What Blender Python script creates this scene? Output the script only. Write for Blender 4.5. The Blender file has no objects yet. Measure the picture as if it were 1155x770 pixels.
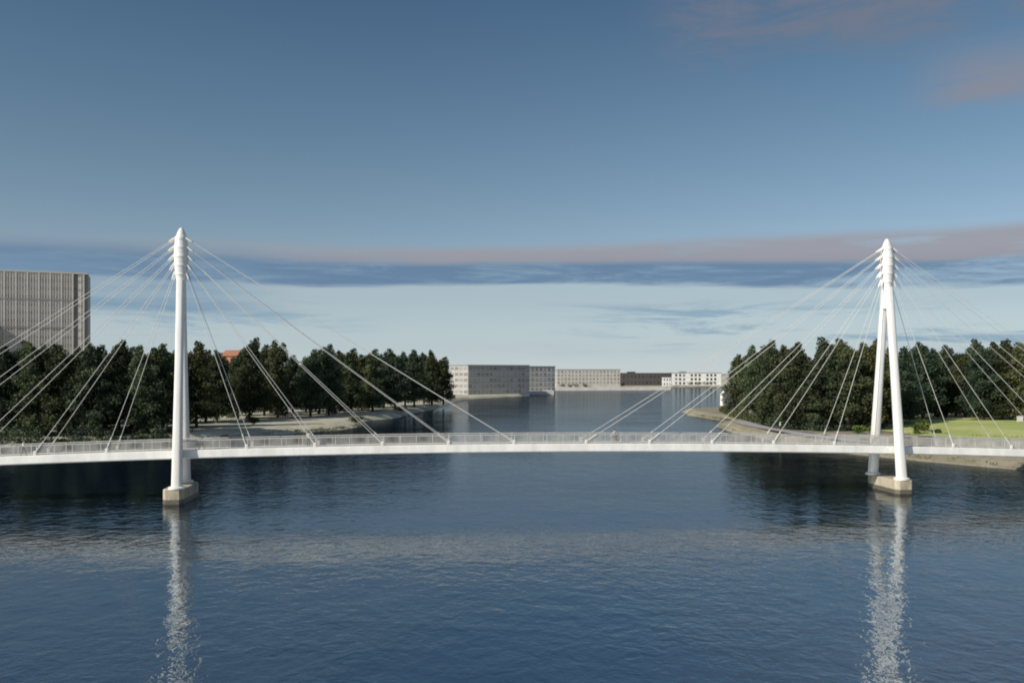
import bpy, math, random
import numpy as np
from mathutils import Vector, Matrix
from mathutils.geometry import tessellate_polygon

rng = random.Random(7)
nrng = np.random.default_rng(11)
S = bpy.context.scene
R = math.radians
CAM_Z = 14.5
FPX = 1000.0          # focal length in photo pixels (1155 wide)

# ------------------------------------------------------------------ camera
cam = bpy.data.objects.new("camera", bpy.data.cameras.new("camera"))
S.collection.objects.link(cam)
cam.location = (0, 0, CAM_Z)
cam.rotation_euler = (R(90), 0, 0)
cam.data.sensor_width = 36
cam.data.lens = 36 * FPX / 1155
cam.data.shift_y = 35 / 1155
cam.data.clip_start = 0.5
cam.data.clip_end = 12000
S.camera = cam

# ------------------------------------------------------------------ sun and sky
SUN_EL = R(33)
SUN_AZ = R(233)       # clockwise from +Y (the view direction): behind the viewer, to the west
sun_dir = Vector((math.sin(SUN_AZ) * math.cos(SUN_EL), math.cos(SUN_AZ) * math.cos(SUN_EL), math.sin(SUN_EL)))
sl = bpy.data.lights.new("sun", 'SUN')
sl.energy = 4.6
sl.angle = R(0.5)
sl.color = (1.0, 0.93, 0.82)
so = bpy.data.objects.new("sun", sl)
S.collection.objects.link(so)
so.rotation_euler = (-sun_dir).to_track_quat('-Z', 'Y').to_euler()

S.view_settings.view_transform = 'Standard'
S.view_settings.look = 'None'
S.view_settings.exposure = 0.0
S.view_settings.gamma = 1.0
S.view_settings.use_curve_mapping = False
S.render.engine = 'CYCLES'
S.cycles.use_denoising = True
S.cycles.max_bounces = 6
S.cycles.transparent_max_bounces = 8
S.cycles.pixel_filter_type = 'BLACKMAN_HARRIS'
S.cycles.filter_width = 1.9


class NB:
    """small helper to write node expressions"""
    def __init__(s, tree):
        s.t = tree

    def new(s, kind, **kw):
        n = s.t.nodes.new(kind)
        for k, v in kw.items():
            setattr(n, k, v)
        return n

    def put(s, sock, v):
        if isinstance(v, bpy.types.NodeSocket):
            s.t.links.new(v, sock)
        elif v is not None:
            sock.default_value = v

    def m(s, op, a, b=None, c=None, clamp=False):
        n = s.new('ShaderNodeMath', operation=op, use_clamp=clamp)
        s.put(n.inputs[0], a)
        if b is not None:
            s.put(n.inputs[1], b)
        if c is not None:
            s.put(n.inputs[2], c)
        return n.outputs[0]

    def step(s, v, a, b, lo=0.0, hi=1.0):
        n = s.new('ShaderNodeMapRange', interpolation_type='SMOOTHSTEP')
        s.put(n.inputs[0], v)
        for i, x in ((1, a), (2, b), (3, lo), (4, hi)):
            s.put(n.inputs[i], x)
        return n.outputs[0]

    def noise(s, vec, scale, detail=4, rough=0.55, dist=0.0):
        n = s.new('ShaderNodeTexNoise')
        s.put(n.inputs['Vector'], vec)
        n.inputs['Scale'].default_value = scale
        n.inputs['Detail'].default_value = detail
        n.inputs['Roughness'].default_value = rough
        n.inputs['Distortion'].default_value = dist
        return n.outputs['Fac']

    def mix(s, f, a, b, blend='MIX'):
        n = s.new('ShaderNodeMix', data_type='RGBA', blend_type=blend)
        s.put(n.inputs[0], f)
        s.put(n.inputs[6], a if not isinstance(a, tuple) else (*a[:3], 1))
        s.put(n.inputs[7], b if not isinstance(b, tuple) else (*b[:3], 1))
        return n.outputs[2]

    def ramp(s, f, stops, interp='LINEAR'):
        n = s.new('ShaderNodeValToRGB')
        n.color_ramp.interpolation = interp
        e = n.color_ramp.elements
        while len(e) < len(stops):
            e.new(0.5)
        for i, (p, c) in enumerate(stops):
            e[i].position = p
            e[i].color = (*c, 1)
        s.put(n.inputs[0], f)
        return n.outputs[0]

    def xyz(s, x, y, z):
        n = s.new('ShaderNodeCombineXYZ')
        for i, v in enumerate((x, y, z)):
            s.put(n.inputs[i], v)
        return n.outputs[0]


def build_world():
    w = bpy.data.worlds.new("World")
    S.world = w
    w.use_nodes = True
    nb = NB(w.node_tree)
    bg = w.node_tree.nodes['Background']
    bg.inputs[1].default_value = 0.1
    sky = nb.new('ShaderNodeTexSky', sky_type='NISHITA')
    sky.sun_disc = False
    sky.sun_elevation = SUN_EL
    sky.sun_rotation = SUN_AZ
    tc = nb.new('ShaderNodeTexCoord')
    sp = nb.new('ShaderNodeSeparateXYZ')
    nb.put(sp.inputs[0], tc.outputs['Generated'])
    x, y, z = sp.outputs
    hor = nb.m('SQRT', nb.m('ADD', nb.m('MULTIPLY', x, x), nb.m('MULTIPLY', y, y)))
    hor = nb.m('MAXIMUM', hor, 0.001)
    e0 = nb.m('DIVIDE', z, hor)                 # tangent of the elevation
    az = nb.m('ARCTAN2', x, y)                  # azimuth from the view direction
    # the air: clearer and deeper overhead, milky near the horizon
    tint = nb.ramp(nb.m('MULTIPLY', e0, 2.0, clamp=True), [
        (0.0, (.98, 1.0, 1.0)), (.04, (.80, .85, 1.0)), (.15, (.46, .48, .55)), (.25, (.41, .425, .45)),
        (.44, (.355, .39, .395)), (.72, (.275, .34, .355)), (.90, (.225, .295, .33))], 'LINEAR')
    base = nb.mix(1.0, sky.outputs[0], tint, 'MULTIPLY')
    base = nb.mix(1.0, base, (2, 2, 2), 'MULTIPLY')
    # slow wander of the cloud layers, stretched along the horizon
    v1 = nb.xyz(nb.m('MULTIPLY', az, 2.6), nb.m('MULTIPLY', e0, 9.0), 3.1)
    v2 = nb.xyz(nb.m('MULTIPLY', az, 5.0), nb.m('MULTIPLY', e0, 60.0), 8.4)
    v3 = nb.xyz(nb.m('MULTIPLY', az, 7.0), nb.m('MULTIPLY', e0, 26.0), 1.4)
    n1 = nb.noise(v1, 1.0, 3)
    n2 = nb.noise(v2, 1.0, 5, .6)
    n3 = nb.noise(v3, 1.0, 5, .6, .3)
    v4 = nb.xyz(nb.m('MULTIPLY', az, 4.6), nb.m('MULTIPLY', e0, 46.0), 12.7)
    n4 = nb.noise(v4, 1.0, 7, .68, .5)               # fine ragged streaks
    e = nb.m('ADD', e0, nb.m('MULTIPLY', nb.m('SUBTRACT', n1, .5), .02))
    e = nb.m('ADD', e, nb.m('MULTIPLY', nb.m('SUBTRACT', n4, .5), .011))

    e = nb.m('ADD', e, nb.step(az, .20, .52, 0.0, .012))

    def band(lo, hi, s0, s1, src=e):
        return nb.m('MULTIPLY', nb.step(src, lo - s0, lo + s0), nb.step(src, hi - s1, hi + s1, 1.0, 0.0))

    def over(col, mask, rgb):                   # rgb: final radiance; world strength is .1
        return nb.mix(mask, col, tuple(c * 10 for c in rgb))
    c = base
    # milky air right on the horizon
    c = over(c, nb.step(e0, .004, .062, .85, 0.0), (.56, .625, .645))
    # pale veil under the bank of cloud
    veil = nb.m('MULTIPLY', band(.012, .100, .02, .004), .72)
    c = over(c, veil, (.41, .51, .56))
    # thin blue gaps between the veil's streaks
    gaps = nb.m('MULTIPLY', nb.step(n4, .48, .62), band(.030, .080, .012, .012))
    gaps = nb.m('MULTIPLY', gaps, nb.step(nb.m('ABSOLUTE', nb.m('SUBTRACT', az, -.06)), .05, .22))
    c = over(c, nb.m('MULTIPLY', gaps, .85), (.25, .38, .49))
    # long slate blue bank
    low = nb.step(az, .30, .46, .098, .119)
    low = nb.m('MINIMUM', low, nb.step(az, -.28, .10, .114, .098))
    low = nb.m('ADD', low, nb.m('MULTIPLY', nb.m('SUBTRACT', n2, .5), .010))
    bank = nb.m('MULTIPLY', nb.step(nb.m('SUBTRACT', e, low), -.003, .004), nb.step(e, .120, .140, 1.0, 0.0))
    bank = nb.m('MULTIPLY', bank, nb.step(n4, .34, .54, .45, 1.0))
    c = over(c, nb.m('MULTIPLY', bank, .92), (.125, .215, .345))
    # slate veil behind the tower end
    leftv = nb.m('MULTIPLY', nb.step(az, -.34, -.22, 1.0, 0.0), band(.066, .12, .006, .01))
    c = over(c, nb.m('MULTIPLY', leftv, nb.step(n2, .35, .62, .35, .75)), (.19, .30, .42))
    # dusty pink upper edge of the bank
    ptop = nb.step(az, .05, .5, .144, .157)
    pink = nb.m('MULTIPLY', nb.step(e, .119, .128), nb.step(nb.m('SUBTRACT', e, ptop), -.010, .006, 1.0, 0.0))
    pink = nb.m('MULTIPLY', pink, nb.step(az, -.50, -.02, .12, 1.0))
    pink = nb.m('MULTIPLY', pink, nb.step(n4, .30, .50, .35, 1.0))
    c = over(c, nb.m('MULTIPLY', pink, .88), (.325, .322, .360))
    v5 = nb.xyz(nb.m('MULTIPLY', az, 9.0), nb.m('MULTIPLY', e0, 30.0), 4.2)
    n5 = nb.noise(v5, 1.0, 7, .66, .6)
    # purple grey cloud high up and a pink puff beside it
    hi = nb.m('MULTIPLY', nb.step(nb.m('ADD', e0, nb.m('MULTIPLY', n3, .12)), .380, .435), nb.step(az, .12, .24))
    hi = nb.m('MULTIPLY', hi, nb.step(n5, .30, .62))
    c = over(c, nb.m('MULTIPLY', hi, .80), (.175, .195, .255))
    en = nb.m('ADD', e0, nb.m('MULTIPLY', nb.m('SUBTRACT', n5, .5), .05))
    puff = nb.m('MULTIPLY', nb.m('MULTIPLY', band(.270, .316, .012, .035, en), nb.step(az, .405, .49)),
                nb.step(az, .62, .80, 1.0, 0.0))
    puff = nb.m('MULTIPLY', puff, nb.step(n5, .28, .52, .25, 1.0))
    c = over(c, nb.m('MULTIPLY', puff, .80), (.255, .26, .315))
    nb.put(bg.inputs[0], c)


build_world()

# ------------------------------------------------------------------ helpers


def at(px, depth, z=None, py=None):
    """world point seen at photo column px at that depth; z given or from row py"""
    if z is None:
        z = CAM_Z - (py - 420) * depth / FPX
    return Vector(((px - 577.5) * depth / FPX, depth, z))


class MB:
    """collects verts and faces for one mesh"""
    def __init__(s):
        s.v, s.f, s.mi, s.cur = [], [], [], 0

    def add(s, vs, fs):
        o = len(s.v)
        s.v += [tuple(p) for p in vs]
        for f in fs:
            s.f.append([i + o for i in f])
            s.mi.append(s.cur)
        return s

    def box(s, x0, x1, y0, y1, z0, z1):
        return s.add([(x0, y0, z0), (x1, y0, z0), (x1, y1, z0), (x0, y1, z0), (x0, y0, z1), (x1, y0, z1), (x1, y1, z1), (x0, y1, z1)],
                     [(0, 3, 2, 1), (4, 5, 6, 7), (0, 1, 5, 4), (1, 2, 6, 5), (2, 3, 7, 6), (3, 0, 4, 7)])

    def prism(s, poly, z0, z1, bevel=0.0):
        n = len(poly)
        cx = sum(p[0] for p in poly) / n
        cy = sum(p[1] for p in poly) / n
        rings = [(z0, 0), (z1 - bevel, 0)] + ([(z1, bevel)] if bevel else [])
        vs = []
        for z, b in rings:
            for px, py in poly:
                d = math.hypot(px - cx, py - cy)
                k = (d - b) / d
                vs.append((cx + (px - cx) * k, cy + (py - cy) * k, z))
        fs = [tuple(range(n))[::-1], tuple(range((len(rings) - 1) * n, len(rings) * n))]
        for r in range(len(rings) - 1):
            for i in range(n):
                j = (i + 1) % n
                fs.append((r * n + i, r * n + j, (r + 1) * n + j, (r + 1) * n + i))
        return s.add(vs, fs)

    def tube(s, pts, rad, n=8, sq=1.0, up=None):
        """tube through pts with a radius per point; sq < 1 squares the section"""
        pts = [Vector(p) for p in pts]
        if not isinstance(rad, (list, tuple)):
            rad = [rad] * len(pts)
        vs = []
        for i, p in enumerate(pts):
            d = (pts[min(i + 1, len(pts) - 1)] - pts[max(i - 1, 0)]).normalized()
            u = up or (Vector((0, 0, 1)) if abs(d.z) < .9 else Vector((0, 1, 0)))
            a = d.cross(u).normalized()
            b = a.cross(d).normalized()
            for k in range(n):
                t = 2 * math.pi * (k + .5) / n
                ca, sa = math.cos(t), math.sin(t)
                ca = math.copysign(abs(ca) ** sq, ca)
                sa = math.copysign(abs(sa) ** sq, sa)
                vs.append(p + (a * ca + b * sa) * rad[i])
        fs = []
        m = len(pts)
        for i in range(m - 1):
            for k in range(n):
                l = (k + 1) % n
                fs.append((i * n + k, i * n + l, (i + 1) * n + l, (i + 1) * n + k))
        fs.append(tuple(range(n))[::-1])
        fs.append(tuple(range((m - 1) * n, m * n)))
        return s.add(vs, fs)

    def lathe(s, prof, n=20, c=(0, 0, 0)):
        vs, fs = [], []
        for r, z in prof:
            for k in range(n):
                t = 2 * math.pi * k / n
                vs.append((c[0] + r * math.cos(t), c[1] + r * math.sin(t), c[2] + z))
        for i in range(len(prof) - 1):
            for k in range(n):
                l = (k + 1) % n
                fs.append((i * n + k, i * n + l, (i + 1) * n + l, (i + 1) * n + k))
        fs.append(tuple(range(n))[::-1])
        fs.append(tuple(range((len(prof) - 1) * n, len(prof) * n)))
        return s.add(vs, fs)

    def mesh(s, name, mats, smooth=False):
        me = bpy.data.meshes.new(name)
        me.from_pydata(s.v, [], s.f)
        for m in (mats if isinstance(mats, (list, tuple)) else [mats]):
            me.materials.append(m)
        me.polygons.foreach_set('material_index', s.mi)
        if smooth:
            me.polygons.foreach_set('use_smooth', [True] * len(me.polygons))
        me.update()
        if smooth:
            me.set_sharp_from_angle(angle=R(40))
        return me

    def build(s, name, mats, parent=None, smooth=False, loc=None):
        return link(name, s.mesh(name, mats, smooth), parent, loc)


def link(name, data, parent=None, loc=None):
    o = bpy.data.objects.new(name, data)
    S.collection.objects.link(o)
    if parent is not None:
        o.parent = parent
    if loc is not None:
        o.location = loc
    return o


def tag(o, label=None, cat=None, group=None, kind=None):
    for k, v in (('label', label), ('category', cat), ('group', group), ('kind', kind)):
        if v:
            o[k] = v
    return o


def thing(name, label, cat, loc=(0, 0, 0), rz=0.0, group=None):
    o = link(name, None, None, loc)
    o.rotation_euler.z = rz
    return tag(o, label, cat, group)


def copy_tree(o, parent=None):
    c = o.copy()
    S.collection.objects.link(c)
    if parent is not None:
        c.parent = parent
    for ch in list(o.children):
        copy_tree(ch, c)
    return c


# ------------------------------------------------------------------ materials
def mat(name, col, rough=.6, vary=.15, scale=1.5, coord='Object', spec=.4, metal=0.0, bump=0.0, stretch=(1, 1, 1), dirt=None):
    m = bpy.data.materials.new(name)
    m.use_nodes = True
    nb = NB(m.node_tree)
    p = m.node_tree.nodes['Principled BSDF']
    tc = nb.new('ShaderNodeTexCoord')
    mp = nb.new('ShaderNodeMapping')
    nb.put(mp.inputs[0], tc.outputs[coord])
    mp.inputs['Scale'].default_value = stretch
    n = nb.noise(mp.outputs[0], scale, 6, .62)
    k = nb.step(n, .3, .7, 1 - vary, 1 + vary)
    c = nb.mix(1.0, (*col, 1), nb.xyz(k, k, k), 'MULTIPLY')
    if dirt:
        n2 = nb.noise(mp.outputs[0], scale * .37, 5, .6)
        c = nb.mix(nb.step(n2, .48, .70, 0.0, dirt[1]), c, dirt[0])
    nb.put(p.inputs['Base Color'], c)
    p.inputs['Roughness'].default_value = rough
    p.inputs['Specular IOR Level'].default_value = spec
    p.inputs['Metallic'].default_value = metal
    if bump:
        b = nb.new('ShaderNodeBump')
        b.inputs['Strength'].default_value = bump
        b.inputs['Distance'].default_value = .05
        nb.put(b.inputs['Height'], n)
        nb.put(p.inputs['Normal'], b.outputs[0])
    return m


def leaf_mat(name, a, b):
    m = bpy.data.materials.new(name)
    m.use_nodes = True
    nb = NB(m.node_tree)
    p = m.node_tree.nodes['Principled BSDF']
    at_ = nb.new('ShaderNodeAttribute', attribute_name='tone')
    oi = nb.new('ShaderNodeObjectInfo')
    c = nb.mix(at_.outputs['Fac'], (*a, 1), (*b, 1))
    k = nb.m('ADD', nb.m('MULTIPLY', oi.outputs['Random'], .5), .75)
    hue = nb.m('FRACT', nb.m('MULTIPLY', oi.outputs['Random'], 17.3))
    c = nb.mix(1.0, c, nb.xyz(nb.m('MULTIPLY', k, nb.m('ADD', nb.m('MULTIPLY', hue, .38), .80)), k, nb.m('MULTIPLY', k, nb.m('SUBTRACT', 1.2, nb.m('MULTIPLY', hue, .4)))), 'MULTIPLY')
    nb.put(p.inputs['Base Color'], c)
    p.inputs['Roughness'].default_value = .75
    p.inputs['Specular IOR Level'].default_value = .2
    tr = nb.new('ShaderNodeBsdfTranslucent')
    nb.put(tr.inputs[0], c)
    mx = nb.new('ShaderNodeMixShader')
    mx.inputs[0].default_value = .18
    out = m.node_tree.nodes['Material Output']
    nb.put(mx.inputs[1], p.outputs[0])
    nb.put(mx.inputs[2], tr.outputs[0])
    nb.put(out.inputs[0], mx.outputs[0])
    return m


def water_mat():
    m = bpy.data.materials.new("river_water")
    m.use_nodes = True
    nb = NB(m.node_tree)
    m.node_tree.nodes.remove(m.node_tree.nodes['Principled BSDF'])
    out = m.node_tree.nodes['Material Output']
    body = nb.new('ShaderNodeBsdfDiffuse')           # peaty, nearly black river body
    body.inputs['Color'].default_value = (.003, .007, .015, 1)
    gl = nb.new('ShaderNodeBsdfGlossy')
    gl.inputs['Color'].default_value = (.88, .95, 1.0, 1)
    gl.inputs['Roughness'].default_value = .06
    mxs = nb.new('ShaderNodeMixShader')
    mxs.inputs[0].default_value = REFL
    nb.put(mxs.inputs[1], body.outputs[0])
    nb.put(mxs.inputs[2], gl.outputs[0])
    nb.put(out.inputs[0], mxs.outputs[0])
    geo = nb.new('ShaderNodeNewGeometry')
    mp = nb.new('ShaderNodeMapping')
    nb.put(mp.inputs[0], geo.outputs['Position'])
    mp.inputs['Scale'].default_value = (1.0, .82, 1.0)
    mp.inputs['Rotation'].default_value = (0, 0, R(9))
    pos = mp.outputs[0]
    big = nb.noise(pos, .030, 2)
    st = nb.new('ShaderNodeMapping')
    nb.put(st.inputs[0], geo.outputs['Position'])
    st.inputs['Scale'].default_value = (.006, .05, 1)
    gust = nb.noise(st.outputs[0], 1.0, 4, .6)
    a = nb.noise(pos, 1.05, 3, .55, .4)
    b = nb.noise(pos, 2.9, 2, .5, .3)
    c = nb.noise(pos, .28, 2)
    h = nb.m('ADD', nb.m('MULTIPLY', a, .16), nb.m('MULTIPLY', b, .035))
    h = nb.m('MULTIPLY', h, nb.step(big, .34, .66, .60, 1.35))
    h = nb.m('MULTIPLY', h, nb.step(gust, .40, .60, .80, 1.20))
    h = nb.m('ADD', h, nb.m('MULTIPLY', c, .22))
    bu = nb.new('ShaderNodeBump')
    bu.inputs['Strength'].default_value = 1.0
    bu.inputs['Distance'].default_value = WAVE
    nb.put(bu.inputs['Height'], h)
    nb.put(gl.inputs['Normal'], bu.outputs[0])
    return m


REFL = .42
WAVE = .325


def land_mat(name, cols, scale=.12, rough=.9):
    """ground in patches of three colours"""
    m = bpy.data.materials.new(name)
    m.use_nodes = True
    nb = NB(m.node_tree)
    p = m.node_tree.nodes['Principled BSDF']
    geo = nb.new('ShaderNodeNewGeometry')
    n1 = nb.noise(geo.outputs['Position'], scale, 5, .6)
    n2 = nb.noise(geo.outputs['Position'], scale * 9, 5, .65)
    c = nb.mix(nb.step(n1, .42, .60), (*cols[0], 1), (*cols[1], 1))
    c = nb.mix(nb.step(n2, .48, .66, 0, .7), c, (*cols[2], 1))
    nb.put(p.inputs['Base Color'], c)
    p.inputs['Roughness'].default_value = rough
    p.inputs['Specular IOR Level'].default_value = .15
    b = nb.new('ShaderNodeBump')
    b.inputs['Strength'].default_value = .5
    b.inputs['Distance'].default_value = .12
    nb.put(b.inputs['Height'], n2)
    nb.put(p.inputs['Normal'], b.outputs[0])
    return m


M_WHITE = mat("white_paint", (.79, .78, .75), .45, .07, .9, stretch=(1.6, 1.6, .22), dirt=((.55, .51, .43), .5))
M_CABLE = mat("cable_sheath", (.60, .59, .56), .5, .06)
M_FASCIA = mat("fascia_paint", (.82, .81, .77), .45, .08, .7, stretch=(1.4, 1, .5), dirt=((.58, .54, .47), .45))
M_DECK = mat("deck_surface", (.34, .325, .30), .85, .12, .8, bump=.2)
M_RAIL = mat("galvanised_steel", (.55, .54, .51), .5, .12, 2, metal=.1)
M_PIER = mat("pier_concrete", (.43, .38, .285), .85, .2, 1.3, bump=.4, stretch=(1, 1, .5), dirt=((.18, .155, .11), .65))
M_TIDE = mat("wet_concrete", (.12, .105, .075), .5, .2, 1.2)
M_WATER = water_mat()
M_BARK = mat("bark", (.075, .058, .042), .9, .3, 3, bump=.6)
M_LEAF = leaf_mat("dark_foliage", (.030, .046, .026), (.095, .115, .058))
M_LEAF2 = leaf_mat("olive_foliage", (.038, .050, .022), (.125, .135, .058))
M_BUSH = leaf_mat("bush_foliage", (.05, .085, .02), (.17, .22, .06))
M_LAND_L = land_mat("tower_bank_ground", ((.42, .40, .31), (.52, .49, .39), (.29, .295, .18)))
M_LAND_R = land_mat("lawn_bank_ground", ((.26, .23, .17), (.31, .28, .21), (.17, .17, .09)))
M_LAWN = land_mat("mown_grass", ((.36, .41, .145), (.47, .48, .21), (.28, .34, .10)), .09)
M_PATH = mat("promenade_paving", (.36, .345, .36), .8, .12, .6, coord='Object')
M_QUAY = mat("quay_stone", (.62, .58, .54), .8, .12, .3)

# ------------------------------------------------------------------ ground, water
w = MB()
w.add([(-6000, -600, 0), (6000, -600, 0), (6000, 9000, 0), (-6000, 9000, 0)], [(0, 1, 2, 3)])
tag(w.build("river_water", M_WATER), kind='structure')
w = MB()
w.add([(-6000, -600, -4), (6000, -600, -4), (6000, 9000, -4), (-6000, 9000, -4)], [(0, 1, 2, 3)])
tag(w.build("river_bed", M_LAND_L), kind='structure')


def land(name, shore, rest, m, width, top, side):
    """a bank: shore polyline at the water, rising over `width` to `top`; rest closes the sheet"""
    # refine and roughen the shoreline
    pts = []
    for a, b in zip(shore[:-1], shore[1:]):
        a, b = Vector((a[0], a[1])), Vector((b[0], b[1]))
        n = max(1, int((b - a).length / 7))
        for i in range(n):
            p = a.lerp(b, i / n)
            j = min(1.0, p.y / 300 if p.y > 0 else 0.1)
            pts.append(p + Vector((rng.uniform(-.8, .8) * j, rng.uniform(-.8, .8) * j)))
    pts.append(Vector(shore[-1]))
    inn = []
    for i, p in enumerate(pts):
        d = (pts[min(i + 2, len(pts) - 1)] - pts[max(i - 2, 0)]).normalized()
        nrm = Vector((-d.y, d.x)) * side
        wd = width(p) if callable(width) else width
        inn.append((p, p + nrm * wd * .5, p + nrm * wd))
    mb = MB()
    vs = []
    for a, b, c in inn:
        t = top + rng.uniform(-.08, .08)
        vs += [(a.x, a.y, -.8), (a.x, a.y, .12), (b.x, b.y, t * .68 + rng.uniform(-.1, .1)), (c.x, c.y, t)]
    fs = []
    for i in range(len(inn) - 1):
        for k in range(3):
            q = (4 * i + k, 4 * i + 4 + k, 4 * i + 5 + k, 4 * i + 1 + k)
            fs.append(q if side < 0 else q[::-1])
    mb.add(vs, fs)
    ring = [Vector((v[0], v[1], v[2])) for v in vs[3::4]] + [Vector((x, y, top)) for x, y in rest]
    tri = tessellate_polygon([ring])
    mb.add(ring, [t if (ring[t[1]] - ring[t[0]]).cross(ring[t[2]] - ring[t[0]]).z > 0 else t[::-1] for t in tri])
    return tag(mb.build(name, m), kind='structure')


SHORE_L = [(-140, -60), (-124, 40), (-114, 90), (-108, 140), (-102, 170), (-86, 177), (-70, 186), (-57, 204), (-42, 224), (-40, 240),
           (-45, 256), (-36, 285), (-35.5, 310), (-31, 350), (-29.5, 392), (-27, 450), (-22, 482), (6, 536), (8, 576), (27, 582), (31, 710),
           (130, 735), (150, 850), (200, 900), (330, 960), (700, 1040), (1900, 1100)]
land("tower_bank_terrain", SHORE_L, [(1900, 5000), (-4000, 5000), (-4000, -60)], M_LAND_L, lambda p: 3.0 + 6.5 * max(0.0, 1 - abs(p.y - 220) / 28), 1.4, 1)
SHORE_R = [(146, -60), (130, 30), (110, 80), (93, 112), (76, 132), (67, 146), (60.5, 158), (56.5, 185), (53.5, 212), (55, 238), (61, 250),
           (64, 262), (62, 279), (60, 300), (62.5, 322), (76, 336), (92, 352), (118, 420), (155, 520), (220, 640), (600, 760), (1900, 820)]
land("lawn_bank_terrain", SHORE_R, [(1900, -60)], M_LAND_R, lambda p: 7.0 if p.y < 200 else 3.0, 1.5, -1)


def sheet(name, outline, m, z, mound=0.0, step=3.0):
    """a ground sheet filling an outline, gently mounded"""
    poly = [Vector((a, b, z)) for a, b in outline]
    cx = sum(p.x for p in poly) / len(poly)
    cy = sum(p.y for p in poly) / len(poly)
    n = 14
    mb = MB()
    dense = []
    for a, b in zip(poly, poly[1:] + poly[:1]):
        k = max(1, int((b - a).length / step))
        dense += [a.lerp(b, i / k) for i in range(k)]
    L = len(dense)
    vs, fs = [], []
    for r in range(n):
        t = 1 - r / n
        for p in dense:
            vs.append((cx + (p.x - cx) * t, cy + (p.y - cy) * t, z + mound * (1 - t * t)))
    vs.append((cx, cy, z + mound))
    for r in range(n - 1):
        for i in range(L):
            j = (i + 1) % L
            fs.append((r * L + i, r * L + j, (r + 1) * L + j, (r + 1) * L + i))
    for i in range(L):
        fs.append(((n - 1) * L + i, (n - 1) * L + (i + 1) % L, n * L))
    return tag(mb.add(vs, fs).build(name, m, smooth=True), kind='structure')


sheet("lawn", [(84, 182), (98, 172), (128, 168), (170, 172), (190, 200), (170, 235), (128, 262), (100, 262), (86, 240), (80, 212)], M_LAWN, 1.60, 1.0)
sheet("promenade_path", [(57.2, 206), (59.3, 186), (62.5, 170), (67, 160), (70, 161), (65.5, 172), (62.8, 188), (60.8, 207), (62, 236), (58.5, 236), (56.8, 220)], M_PATH, 1.66)

# ------------------------------------------------------------------ footbridge
BR = thing("cable_stayed_footbridge", "slender white cable-stayed footbridge with two tall pylons crossing the dark blue river", "bridge",
           (0, 105, 0), math.atan(.1))
PYL = (-37.95, 46.6)
HALF = 1.8
X0, X1 = -116, 104


def deck_z(x):
    return 6.12 - .00029 * x * x if abs(x) < 75 else 6.12 - .00029 * 5625 - .0435 * (abs(x) - 75)


stations = [X0 + i * 2.0 for i in range(int((X1 - X0) / 2) + 1)]


def sweep(section, m, name, smooth=False):
    """sweep a closed (y, dz) section along the deck"""
    mb = MB()
    n = len(section)
    vs, fs = [], []
    for x in stations:
        for y, dz in section:
            vs.append((x, y, deck_z(x) + dz))
    for i in range(len(stations) - 1):
        for k in range(n):
            l = (k + 1) % n
            fs.append((i * n + k, (i + 1) * n + k, (i + 1) * n + l, i * n + l))
    fs.append(tuple(range(n)))
    fs.append(tuple(range((len(stations) - 1) * n, len(stations) * n))[::-1])
    return mb.add(vs, fs).build(name, m, BR, smooth)


sweep([(-1.55, -.1), (1.55, -.1), (1.5, -.6), (.9, -.98), (-.9, -.98), (-1.5, -.6)][::-1], M_FASCIA, "box_girder")
sweep([(-1.52, -.096), (1.52, -.096), (1.52, .004), (-1.52, .004)], M_DECK, "walkway")
for s in (-1, 1):
    sec = [(s * 1.53, -.62), (s * 1.66, -.82), (s * 1.80, -.80), (s * 1.80, .0), (s * 1.72, .06), (s * 1.53, .06)]
    sweep(sec if s > 0 else sec[::-1], M_FASCIA, "fascia_beam")
    rail = MB()
    hr = [(x, s * 1.62, deck_z(x) + 1.12) for x in stations]
    rail.tube(hr, .05, 6)
    rail.tube([(x, s * 1.62, deck_z(x) + .22) for x in stations], .025, 4)
    x = X0 + .3
    while x < X1 - .3:
        z = deck_z(x)
        rail.box(x - .012, x + .012, s * 1.62 - .011, s * 1.62 + .011, z + .21, z + 1.09)
        x += .112
    x = X0 + .25
    while x < X1:
        z = deck_z(x)
        rail.box(x - .028, x + .028, s * 1.62 - .03, s * 1.62 + .03, z + .055, z + 1.13)
        x += 1.9
    rail.build("railing_grille", M_RAIL, BR)
# joints of the fascia panels and drip lines are left as real gaps: small caps every panel
for xa in (X0 + 1.5, X1 - 1.5):                      # end abutments on the banks
    ab = MB()
    ab.prism([(xa - 2.5, -3.2), (xa + 2.5, -3.2), (xa + 2.5, 3.2), (xa - 2.5, 3.2)], -1.0, deck_z(xa) - 1.0, .1)
    ab.build("abutment", M_PIER, BR)

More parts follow.
